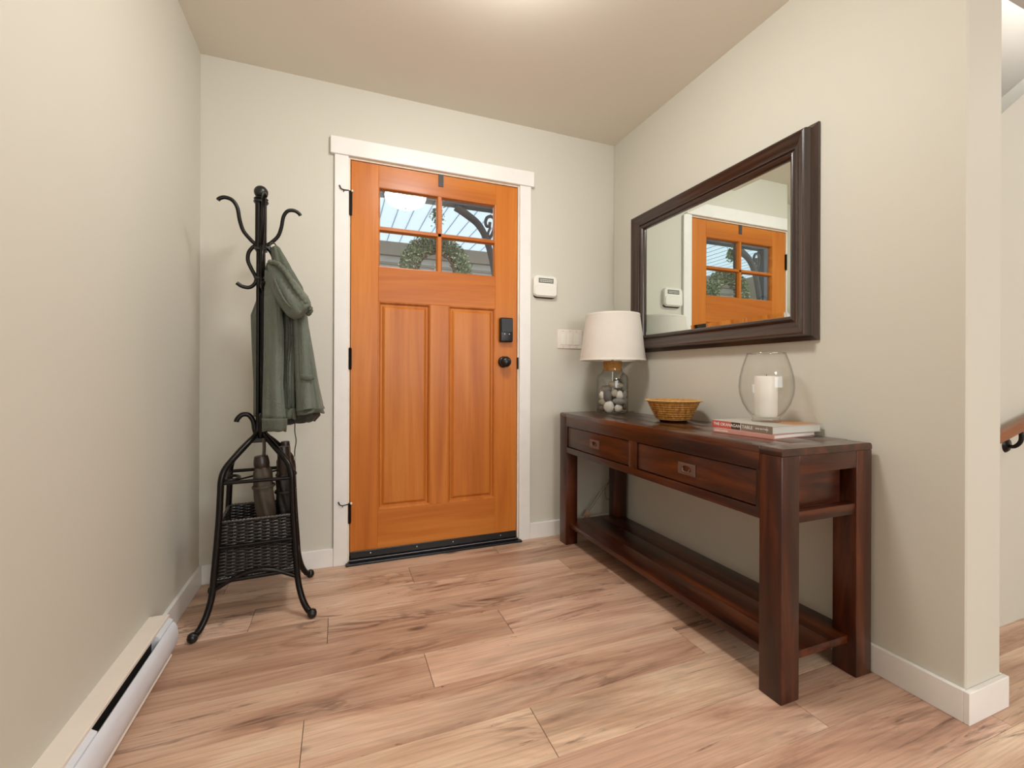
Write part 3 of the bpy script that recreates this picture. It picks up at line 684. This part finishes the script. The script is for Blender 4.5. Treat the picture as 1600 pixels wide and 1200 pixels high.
obj('rim', lathe([(.106, ZT+.093), (.117, ZT+.092), (.128, ZT+.095), (.1295, ZT+.098), (.120, ZT+.1015), (.106, ZT+.100), (.106, ZT+.093)], (BX, BY, 0), 64), 'straw_rim', sb, smooth=60, label='pale flat straw rim')

# ------------------------------------------------------------------ books
def book(name, label, loc, rz, wdt, ln, th, cover, page):
    b = thing(name, label, 'book', loc, rz, 'books on the console table')
    c = .0025
    obj('pages', box((c, .003, c), (wdt-.003, ln-.003, th-c)), page, b, world=False)
    bm = box((0, 0, 0), (wdt, ln, c), .0005); box((0, 0, th-c), (wdt, ln, th), .0005, bm); box((-.0005, 0, 0), (c, ln, th), .0008, bm)
    obj('cover', bm, cover, b, world=False); return b
def text(s, size, mat, parent, loc, rot, name='lettering'):
    cu = bpy.data.curves.new('t', 'FONT'); cu.body = s; cu.size = size; cu.extrude = .0002; cu.align_y = 'CENTER'; cu.offset = .00015
    to = bpy.data.objects.new('t', cu); C.objects.link(to); dg = bpy.context.evaluated_depsgraph_get(); me = bpy.data.meshes.new_from_object(to.evaluated_get(dg))
    bpy.data.objects.remove(to); me.materials.clear(); me.materials.append(M[mat])
    o = bpy.data.objects.new(name, me); C.objects.link(o); o.parent = parent; o.location = loc; o.rotation_euler = rot; return o
b1 = book('magazine', 'thin dusty-pink spined paperback at the bottom of the book stack', (1.351, 1.064, ZT), R(6.5), .242, .236, .015, 'sp_pink', 'pages_white')
SPR = (R(90), 0, R(-90))   # lettering on the -x face, reading from far to near
for k in range(9): obj('spine_mark', box((-.0012, .224-k*.0062, .0055), (-.0004, .228-k*.0062, .0095)), 'ink_white', b1, world=False)
b2 = book('cookbook', 'thick hardback cookbook with red and grey lettered spine, on top of the stack', (1.352, 1.071, ZT+.0155), R(1.2), .247, .254, .027, 'cover_grey', 'pages')
obj('spine_band', box((-.0011, .165, .0012), (-.0004, .2535, .0258)), 'sp_red', b2, world=False); obj('spine_band', box((-.0011, .126, .0012), (-.0004, .165, .0258)), 'sp_dark', b2, world=False)
obj('spine_band', box((-.0011, .0005, .0012), (-.0004, .1235, .0258)), 'sp_grey', b2, world=False); obj('spine_line', box((-.0012, .1238, .0012), (-.0004, .1256, .0258)), 'ink_white', b2, world=False)
obj('spine_line', box((-.0012, .0205, .004), (-.0004, .0215, .023)), 'ink_white', b2, world=False)
text('THE OKANAGAN', .0155, 'ink_white', b2, (-.0014, .246, .0135), SPR); text('TABLE', .0155, 'ink_white', b2, (-.0014, .119, .0135), SPR); text('ROD BUTTERS', .0075, 'ink_white', b2, (-.0014, .064, .0135), SPR)
obj('cover_picture', box((.11, .002, .0270), (.2465, .150, .0274)), 'cover_tan', b2, world=False, label='tan picture on the front cover')

# ------------------------------------------------------------------ hurricane vase and candle
VX, VY, VZ = 1.4775, 1.1985, ZT+.0155+.0275
vs = thing('hurricane_vase', 'clear rounded glass hurricane vase standing on the books', 'vase', (VX, VY, VZ))
po = [(0, .0), (.046, .0), (.049, .003), (.044, .010), (.047, .018), (.062, .036), (.079, .066), (.089, .100), (.092, .130), (.089, .165), (.081, .200), (.071, .232), (.064, .252)]
pi_ = [(.0615, .252), (.069, .231), (.0785, .200), (.0865, .165), (.0895, .130), (.0865, .100), (.0765, .067), (.060, .039), (.046, .024), (.030, .018), (0, .017)]
obj('vase_glass', lathe([(a, VZ+b) for a, b in po+pi_], (VX, VY, 0), 56), 'glass', vs, smooth=60)
obj('glass_rim', lathe([(.0612, VZ+.2515), (.0644, VZ+.2515), (.0646, VZ+.2535), (.0628, VZ+.2545), (.0612, VZ+.2535), (.0612, VZ+.2515)], (VX, VY, 0), 56), 'rimglass', vs, smooth=80)
cn = thing('pillar_candle', 'white pillar candle inside the glass hurricane vase', 'candle', (VX, VY, VZ+.0185))
z0c = VZ+.0185
obj('wax', lathe([(0, z0c), (.036, z0c), (.0378, z0c+.003), (.0378, z0c+.146), (.036, z0c+.150), (.031, z0c+.149), (.015, z0c+.144), (0, z0c+.143)], (VX, VY, 0), 36), 'candle', cn, smooth=50)
obj('wick', tube([(VX, VY, z0c+.141), (VX+.001, VY, z0c+.150), (VX+.003, VY, z0c+.156)], .0011, 6), 'wick', cn)

# ------------------------------------------------------------------ handrail on the stair wall
hr = thing('stair_handrail', 'wooden stair handrail on a dark bracket at the right edge', 'handrail', (2.9, YR-.06, .66))
hy = YR-.040
def rp(x): return .752+.235*(x-2.32)
bm = bmesh.new(); hx0, hx1 = 2.10, 3.5; sec = [(-.012, -.017), (.012, -.017), (.015, 0), (.010, .017), (-.010, .017), (-.015, 0)]
A = [bm.verts.new((hx0, hy+a, rp(hx0)+b)) for a, b in sec]; B = [bm.verts.new((hx1, hy+a, rp(hx1)+b)) for a, b in sec]
for k in range(6): bm.faces.new((A[k], A[(k+1) % 6], B[(k+1) % 6], B[k]))
bm.faces.new(A); bm.faces.new(B); obj('rail', bm, 'rail_wood', hr)
for bx in (2.385, 3.2):
    bz = rp(bx)-.078
    bk = obj('bracket', tube([(bx, YR, bz), (bx, YR-.022, bz-.004), (bx, hy, bz+.02), (bx, hy, rp(bx)-.016)], .007, 10), 'blackmetal', hr, smooth=60)
    obj('rosette', lathe([(0, .010), (.022, .008), (.030, 0)], (bx, YR, bz), 24, axis='y'), 'blackmetal', bk, smooth=50)
# ------------------------------------------------------------------ coat rack
KX, KY = -.299, 2.083
rk = thing('coat_rack', 'tall black metal hall tree coat rack with a woven rattan umbrella basket', 'coat rack', (KX, KY, 0))
TH = R(4.0)
def kl(x, y, z): return Vector((KX+x*math.cos(TH)-y*math.sin(TH), KY+x*math.sin(TH)+y*math.cos(TH), z))
def hookpt(r_, z, k, a0=R(13.5)):
    a = a0+k*math.pi/2; return Vector((KX+r_*math.cos(a), KY+r_*math.sin(a), z))
for k, (sx, sy) in enumerate(((-1, -1), (1, -1), (1, 1), (-1, 1))):
    path = [(.190, .018), (.176, .030), (.160, .062), (.148, .105), (.141, .150), (.138, .200), (.131, .300), (.125, .40), (.121, .500), (.119, .548), (.110, .585), (.088, .618), (.045, .668), (.022, .695), (.0105, .72), (.0085, .76)]
    leg = obj('leg', tube([kl(sx*a, sy*a, z) for a, z in path], lambda t: .0115 if t < .8 else .0115-.004*min(1, (t-.8)/.15), 12, sm=5), 'blackmetal', rk, smooth=60)
    obj('foot', lathe([(0, 0), (.010, .001), (.016, .008), (.0175, .018), (.014, .029), (.006, .034), (0, .035)], kl(sx*.193, sy*.193, 0), 18), 'black', leg, smooth=70)
    # post rod, upper reeded post piece, hooks
    obj('post_rod', tube([kl(sx*.0085, sy*.0085, .74), kl(sx*.0085, sy*.0085, 1.50)], .0075, 10, sm=0), 'blackmetal', rk, smooth=60)
    obj('post_tube', tube([kl(sx*.010, sy*.010, 1.462), kl(sx*.010, sy*.010, 1.655)], .0105, 12, sm=0), 'blackmetal', rk, smooth=60)
    hk = [(.148, 1.632), (.142, 1.640), (.125, 1.648), (.100, 1.642), (.083, 1.615), (.075, 1.568), (.062, 1.527), (.036, 1.495), (.018, 1.478), (.030, 1.466), (.044, 1.441), (.046, 1.410), (.034, 1.379), (.020, 1.351), (.017, 1.333), (.026, 1.313), (.043, 1.301), (.066, 1.303), (.085, 1.315)]
    obj('hook', tube([hookpt(a, z, k) for a, z in hk], .0075, 10, sm=4), 'blackmetal', rk, smooth=60)
    obj('low_hook', tube([hookpt(a, z, k) for a, z in ((.012, .690), (.020, .725), (.026, .760), (.042, .784), (.064, .786), (.080, .770), (.084, .758))], .0095, 10, sm=4), 'blackmetal', rk, smooth=60)
obj('collar', lathe([(0, 1.652), (.026, 1.652), (.028, 1.656), (.026, 1.661), (.020, 1.664), (.027, 1.668), (.024, 1.673), (.012, 1.676), (0, 1.676)], (KX, KY, 0), 24), 'black', rk, smooth=50)
obj('ball_finial', lathe([(0, 1.672)]+[(.0265*math.sin(R(a)), 1.697-.0265*math.cos(R(a))) for a in range(20, 180, 16)]+[(0, 1.7235)], (KX, KY, 0), 24), 'black', rk, smooth=80)
obj('junction_plate', box((KX-.028, KY-.028, .672), (KX+.028, KY+.028, .690), .003), 'black', rk)
obj('post_clip', box((KX-.020, KY-.020, 1.335), (KX+.020, KY+.020, 1.350), .003), 'black', rk)
obj('post_clip', box((KX-.022, KY-.022, 1.455), (KX+.022, KY+.022, 1.470), .003), 'black', rk)
def kbar(name, p, q_, r_=.007, mat='blackmetal', par=None, sm=0, mid=None):
    pts = [kl(*p)]+([kl(*m_) for m_ in mid] if mid else [])+[kl(*q_)]
    return obj(name, tube(pts, r_, 10, sm=sm), mat, par or rk, smooth=60)
for z, a, r_ in ((.538, .119, .007), (.300, .131, .006), (.176, .137, .008)):
    for (p, q_) in (((-a, -a), (a, -a)), ((a, -a), (a, a)), ((a, a), (-a, a)), ((-a, a), (-a, -a))): kbar('cross_bar', (*p, z), (*q_, z), r_)
kbar('cross_bar', (-.119, -.119, .538), (.119, .119, .538), .0035)
for (p, q_) in (((-1, -1), (1, -1)), ((1, -1), (1, 1)), ((1, 1), (-1, 1)), ((-1, 1), (-1, -1))):
    a = .137; mid = [((p[0]*(1-t)+q_[0]*t)*a, (p[1]*(1-t)+q_[1]*t)*a, .150+.048*math.sin(math.pi*t)) for t in (.2, .35, .5, .65, .8)]
    kbar('arched_bar', (p[0]*a, p[1]*a, .150), (q_[0]*a, q_[1]*a, .150), .0085, sm=4, mid=mid)
kbar('umbrella_ring', (-.119, .02, .538), (-.119, -.07, .538), .006, sm=5, mid=[(-.085, .015, .537), (-.070, -.025, .537), (-.085, -.065, .537)])
# basket
bk = obj('basket_floor', box((KX-.122, KY-.122, .172), (KX+.122, KY+.122, .182), .002), 'rattan', rk)
def woven(side):
    bm = bmesh.new(); n = 44; rows_ = 33; zb_, zt_ = .187, .390
    def P(u, z, off):
        hw = .134-(z-.19)*.045; a = u*hw
        d = hw-.004+off
        return {0: kl(a, -d, z), 1: kl(d, a, z), 2: kl(-a, d, z), 3: kl(-d, -a, z)}[side]
    for r_ in range(rows_):
        z = zb_+(zt_-zb_)*(r_+.5)/rows_; hh = (zt_-zb_)/rows_*.52; ph = (r_ % 2)*math.pi; prev = None
        for i in range(n+1):
            u = -.97+1.94*i/n; off = .0028*math.sin(ph+i*math.pi/5+.4)
            q_ = [bm.verts.new(P(u, z-hh, off)), bm.verts.new(P(u, z, off+.0022)), bm.verts.new(P(u, z+hh, off)), bm.verts.new(P(u, z, off-.0015))]
            if prev:
                for k in range(4): bm.faces.new((prev[k], prev[(k+1) % 4], q_[(k+1) % 4], q_[k]))
            prev = q_
    for i in range(12):
        u = -.97+1.94*i/11; tube([P(u, zb_, 0), P(u, zt_, 0)], .0022, 5, bm, 0)
    o = obj('woven_panel', bm, 'rattan', rk, smooth=60); o['kind'] = 'stuff'
    for z in (zb_-.004, zt_+.003):
        bm = bmesh.new()
        for ph in (0, math.pi):
            tube([P(-1+2*i/40, z+.0022*math.sin(i*1.6+ph), .002+.0022*math.cos(i*1.6+ph)) for i in range(41)], .0036, 6, bm, 0)
        obj('braided_rim', bm, 'rattan_rim', rk, smooth=60)
for s in range(4): woven(s)

# ------------------------------------------------------------------ folded umbrellas in the basket
def umbrella(label, base, top, r0, r1, mat, handle=.07, group='folded umbrellas in the rack basket', folds=7, hr_=.02, stripes=False):
    b, t = Vector(base), Vector(top)
    u = thing('folded_umbrella', label, 'umbrella', base, 0, group)
    ax = (t-b).normalized(); nx = ax.orthogonal().normalized(); ny = ax.cross(nx); Ln = (t-b).length
    bm = bmesh.new(); rings = []
    for i in range(19):
        f = i/18; rr_ = (r0*min(1, .35+f*2.2) if f < .5 else r0+(r1-r0)*(f-.5)*2)*(1 if f < .97 else .75)
        ring = []
        for k in range(42):
            a = 2*math.pi*k/42; tw = a+f*2.2; r3 = rr_*(1+.10*math.sin(folds*tw)+.03*math.sin(2*tw+f*9))
            ring.append(bm.verts.new(b+ax*Ln*f+(nx*math.cos(a)+ny*math.sin(a))*r3))
        rings.append(ring)
    for p, q_ in zip(rings, rings[1:]):
        for k in range(42): bm.faces.new((p[k], p[(k+1) % 42], q_[(k+1) % 42], q_[k]))
    bm.faces.new(rings[0][::-1]); bm.faces.new(rings[-1])
    cn_ = obj('canopy', bm, mat, u, smooth=50)
    obj('handle', tube([t-ax*.01, t+ax*.006, t+ax*handle*.5, t+ax*handle], lambda q2: hr_*(.8+.2*math.sin(q2*3)), 16, sm=3), 'umb_handle', u, smooth=60)
    obj('closing_strap', tube([b+ax*Ln*.80+(nx*math.cos(a)+ny*math.sin(a))*(r0*1.13) for a in [2*math.pi*k/24 for k in range(25)]], .004, 6, sm=0, flat=(1, 1.6)), mat, u, smooth=60)
    if stripes:
        for j in range(4):
            f = .40-.0*j; a0 = 2.2+j*.62
            pts = [b+ax*Ln*(f+.018*q2)+(nx*math.cos(a0+q2*.12)+ny*math.sin(a0+q2*.12))*(r0*1.14) for q2 in range(5)]
            obj('stripe', tube(pts, .0045, 8, sm=2), 'silver', u, smooth=60, label='silver-white stripe')
    return u, t+ax*handle
u1, _ = umbrella('olive-brown folded umbrella leaning in the front of the rack basket', (-.255, 2.045, .185), (-.287, 2.045, .575), .034, .034, 'leather', .045, folds=5, hr_=.029)
obj('wrist_strap', tube([(-.283, 2.04, .60), (-.2795, 2.045, .64), (-.281, 2.05, .69)], lambda t: .004, 6, flat=(2.0, .6)), 'leather', u1, smooth=60)
u2, _ = umbrella('black folded umbrella with silver stripes beside the brown one in the basket', (-.190, 2.075, .185), (-.207, 2.072, .535), .034, .034, 'umb_black', .115, folds=7, hr_=.026, stripes=True)
u3, _ = umbrella('black folded umbrella at the back right of the rack basket', (-.200, 2.163, .185), (-.212, 2.150, .60), .034, .034, 'umb_black', .06, folds=6)

# ------------------------------------------------------------------ jacket hanging on the rack
E1 = Vector((.932, -.3627, 0)); E2 = Vector((.3627, .932, 0)); PXM = 379.9
def cp(u, v, d=0.0):
    """rack-centred point: u,v measured on the photograph at the rack's distance, d metres further back"""
    k = (1.833+d)/1.833
    return Vector((KX, KY, 0))+E1*((u-800)/PXM*k*1.0 - (407-800)/PXM)+E2*d+Vector((0, 0, HC+(586.9-v)/PXM*k))
jk = thing('hooded_jacket', 'olive green hooded cotton jacket hanging from the coat rack', 'jacket', cp(440, 480, 0))
def loft(secs, n=40, cap=False, seed=0, fold=.0, fk=5, thick=0.0):
    """secs: (v, uL, uR, dfront, dback, sag) rings around the cloth"""
    bm = bmesh.new(); rings = []; S = []
    for a, b in zip(secs, secs[1:]):
        for k in range(4): S.append([a[i]+(b[i]-a[i])*k/4 for i in range(6)])
    S.append(list(secs[-1]))
    for j, (v, uL, uR, df, db, sg) in enumerate(S):
        ring = []; t = j/(len(S)-1)
        for k in range(n):
            a = 2*math.pi*k/n; c, s_ = math.cos(a), math.sin(a)
            c2 = math.copysign(abs(c)**.75, c); s2 = math.copysign(abs(s_)**.8, s_)
            f = 1+fold*(.3+t)*(math.sin(fk*a+seed+.8*math.sin(3*t+seed))+.5*math.sin((2*fk+1)*a+2.2*seed+2*t))
            uu = (uL+uR)/2+(uR-uL)/2*c2*(1+(f-1)*.35); dd = (df+db)/2+(db-df)/2*s2*f
            ring.append(bm.verts.new(cp(uu, v+sg*c2+1.2*math.sin(fk*a+seed)*t, dd)))
        rings.append(ring)
    for p, q_ in zip(rings, rings[1:]):
        for k in range(n): bm.faces.new((p[k], p[(k+1) % n], q_[(k+1) % n], q_[k]))
    if cap: bm.faces.new(rings[0][::-1])
    if cap == 2: bm.faces.new(rings[-1])
    return bm
def solid(o, t=.003):
    m = o.modifiers.new('t', 'SOLIDIFY'); m.thickness = t; m.offset = -1; return o
body = solid(obj('body', loft([(412, 416, 436, .03, .06, 0), (440, 410, 452, .025, .09, 2), (470, 402, 466, .022, .12, 3), (495, 393, 474, .022, .13, 2), (540, 395, 470, .022, .13, 0), (600, 398, 472, .022, .13, 0), (652, 398, 476, .022, .13, 0)], 64, 1, 1.3, .12, 6), 'coat', jk, smooth=180))
solid(obj('lining', loft([(630, 440, 498, .0, .11, 0), (650, 444, 500, .0, .11, 0), (662, 448, 492, .005, .10, -3)], 40, 0, .5, .1, 5), 'coat_dark', body, smooth=180))
solid(obj('front_panel', loft([(478, 455, 477, -.045, .06, 2), (510, 457, 481, -.05, .07, 1), (550, 459, 488, -.055, .08, 0), (600, 461, 496, -.06, .085, 0), (636, 462, 503, -.065, .09, -2), (641, 462, 505, -.066, .09, -2)], 56, 1, 2.1, .15, 3), 'coat', jk, smooth=180))
solid(obj('hem_band', loft([(640, 461.5, 505.3, -.067, .091, -2), (648, 461.5, 506, -.068, .092, -2)], 40, 0, 2.1, .13, 3), 'coat_trim', jk, smooth=180), .004)
sl = solid(obj('sleeve', loft([(425, 413, 427, -.06, -.01, 2), (450, 412.5, 433, -.075, -.015, 3), (480, 412, 439, -.085, -.02, 2), (520, 412, 443, -.09, -.02, 1), (560, 412, 443, -.09, -.025, 0), (600, 411.5, 442, -.09, -.03, 0), (630, 411, 444, -.09, -.03, 1), (656, 411, 447, -.09, -.03, 0)], 56, 1, .4, .12, 4), 'coat', jk, smooth=180))
solid(obj('cuff', loft([(655, 410.5, 447.5, -.092, -.028, 0), (675, 412, 446, -.090, -.03, 0)], 40, 0, .4, .06, 4), 'coat_trim', sl, smooth=180), .004)
sl2 = solid(obj('sleeve', loft([(470, 440, 462, -.035, .03, 0), (510, 442, 462, -.04, .03, 0), (550, 441, 461, -.04, .03, 0), (600, 440, 460, -.045, .02, 0), (640, 440, 460, -.045, .02, 0)], 40, 1, 3.0, .22, 4), 'coat', jk, smooth=180))
solid(obj('cuff', loft([(639, 439, 461, -.048, .022, 0), (656, 441, 460, -.046, .02, 0)], 40, 0, 3.0, .15, 4), 'coat_trim', sl2, smooth=180), .004)
# hood: drooping bag along a slanted axis
def bag(axis, n=36, seed=0, wr=.06):
    """axis rows: (u, v, d, half width across px, half depth m); across = perpendicular to the axis in the photo plane"""
    bm = bmesh.new(); rings = []; A = []
    for a, b in zip(axis, axis[1:]):
        for k in range(5): A.append([a[i]+(b[i]-a[i])*k/5 for i in range(5)])
    A.append(list(axis[-1]))
    for j, (u, v, d, hw, hd) in enumerate(A):
        j0, j1 = max(j-1, 0), min(j+1, len(A)-1); du, dv = A[j1][0]-A[j0][0], A[j1][1]-A[j0][1]; l_ = math.hypot(du, dv) or 1; nu, nv = -dv/l_, du/l_
        t = j/(len(A)-1); ring = []
        for k in range(n):
            a = 2*math.pi*k/n; f = 1+wr*(math.sin(4*a+seed+5*t)+.6*math.sin(7*a+3*seed+9*t))
            ring.append(bm.verts.new(cp(u-nu*hw*math.cos(a)*f, v-nv*hw*math.cos(a)*f, d+hd*math.sin(a)*f)))
        rings.append(ring)
    for p, q_ in zip(rings, rings[1:]):
        for k in range(n): bm.faces.new((p[k], p[(k+1) % n], q_[(k+1) % n], q_[k]))
    bm.faces.new(rings[0][::-1]); bm.faces.new(rings[-1]); return bm
hd = obj('hood', bag([(419, 415, -.06, 3, .01), (426, 421, -.065, 10, .03), (434, 434, -.07, 17, .045), (444, 452, -.075, 21, .055), (455, 468, -.08, 22, .06), (465, 480, -.08, 23, .055), (473, 487, -.08, 19, .05), (477, 491, -.08, 10, .03)], 40, .7, .05), 'coat', jk, smooth=180)
obj('hood_trim', tube([cp(421, 411, -.085), cp(434, 414, -.10), cp(446, 426, -.115), cp(458, 446, -.125), cp(469, 463, -.125), cp(480, 477, -.115), cp(485, 486, -.10), cp(481, 492, -.09)], lambda t: .011*(1+.16*math.sin(t*95)), 12, sm=12, flat=(1, .8)), 'coat_trim', hd, smooth=180)
obj('hood_trim', tube([cp(428, 437, -.12), cp(436, 456, -.135), cp(445, 472, -.14), cp(456, 484, -.13)], lambda t: .0045*(1+.2*math.sin(t*60)), 8, sm=12), 'coat_trim', hd, smooth=180)
obj('collar', bag([(427, 386, -.03, 4, .008), (430, 392, -.03, 7, .014), (434, 405, -.03, 10, .02), (441, 420, -.03, 12, .025), (451, 438, -.03, 12, .03), (462, 456, -.03, 11, .03), (470, 470, -.04, 7, .02)], 32, 1.9, .12), 'coat_trim', jk, smooth=180)
obj('hanging_loop', tube([cp(425, 392, -.02), cp(421, 386, -.025), cp(424, 381, -.02), cp(430, 384, -.015), cp(431, 394, -.02)], .003, 6), 'coat_dark', jk, smooth=60)
obj('drawstring', tube([cp(460, 645, .01), cp(461, 662, 0), cp(461, 676, -.01), cp(463, 690, -.01), cp(461, 705, -.01), cp(461, 716, -.012)], .0022, 6), 'coat_dark', jk, smooth=60)
obj('cord_end', lathe([(0, -.012), (.004, -.010), (.0045, 0), (.003, .004), (0, .005)], cp(461, 716, -.012), 8), 'silver', jk, smooth=60)

fp_ = [o for o in jk.children if o.name.startswith('front_panel')][0]
obj('pocket_flap', tube([cp(470, 590, -.066), cp(480, 592, -.070), cp(490, 590, -.055)], .010, 8, sm=5, flat=(.35, 1)), 'coat_trim', fp_, smooth=180)
obj('seam', tube([cp(467, 500, -.052), cp(468, 540, -.060), cp(470, 590, -.064), cp(472, 638, -.068)], .0022, 6, sm=6), 'coat_trim', fp_, smooth=60)
obj('seam', tube([cp(436, 470, -.075), cp(437, 520, -.082), cp(437, 580, -.083), cp(437, 650, -.083)], .0020, 6, sm=6), 'coat_trim', sl, smooth=60)
obj('zip_placket', tube([cp(451, 494, -.050), cp(453, 530, -.052), cp(450, 580, -.052), cp(452, 640, -.052)], lambda t: .006*(1+.25*math.sin(t*70)), 8, sm=10, flat=(1, .6)), 'coat_dark', body, smooth=180)
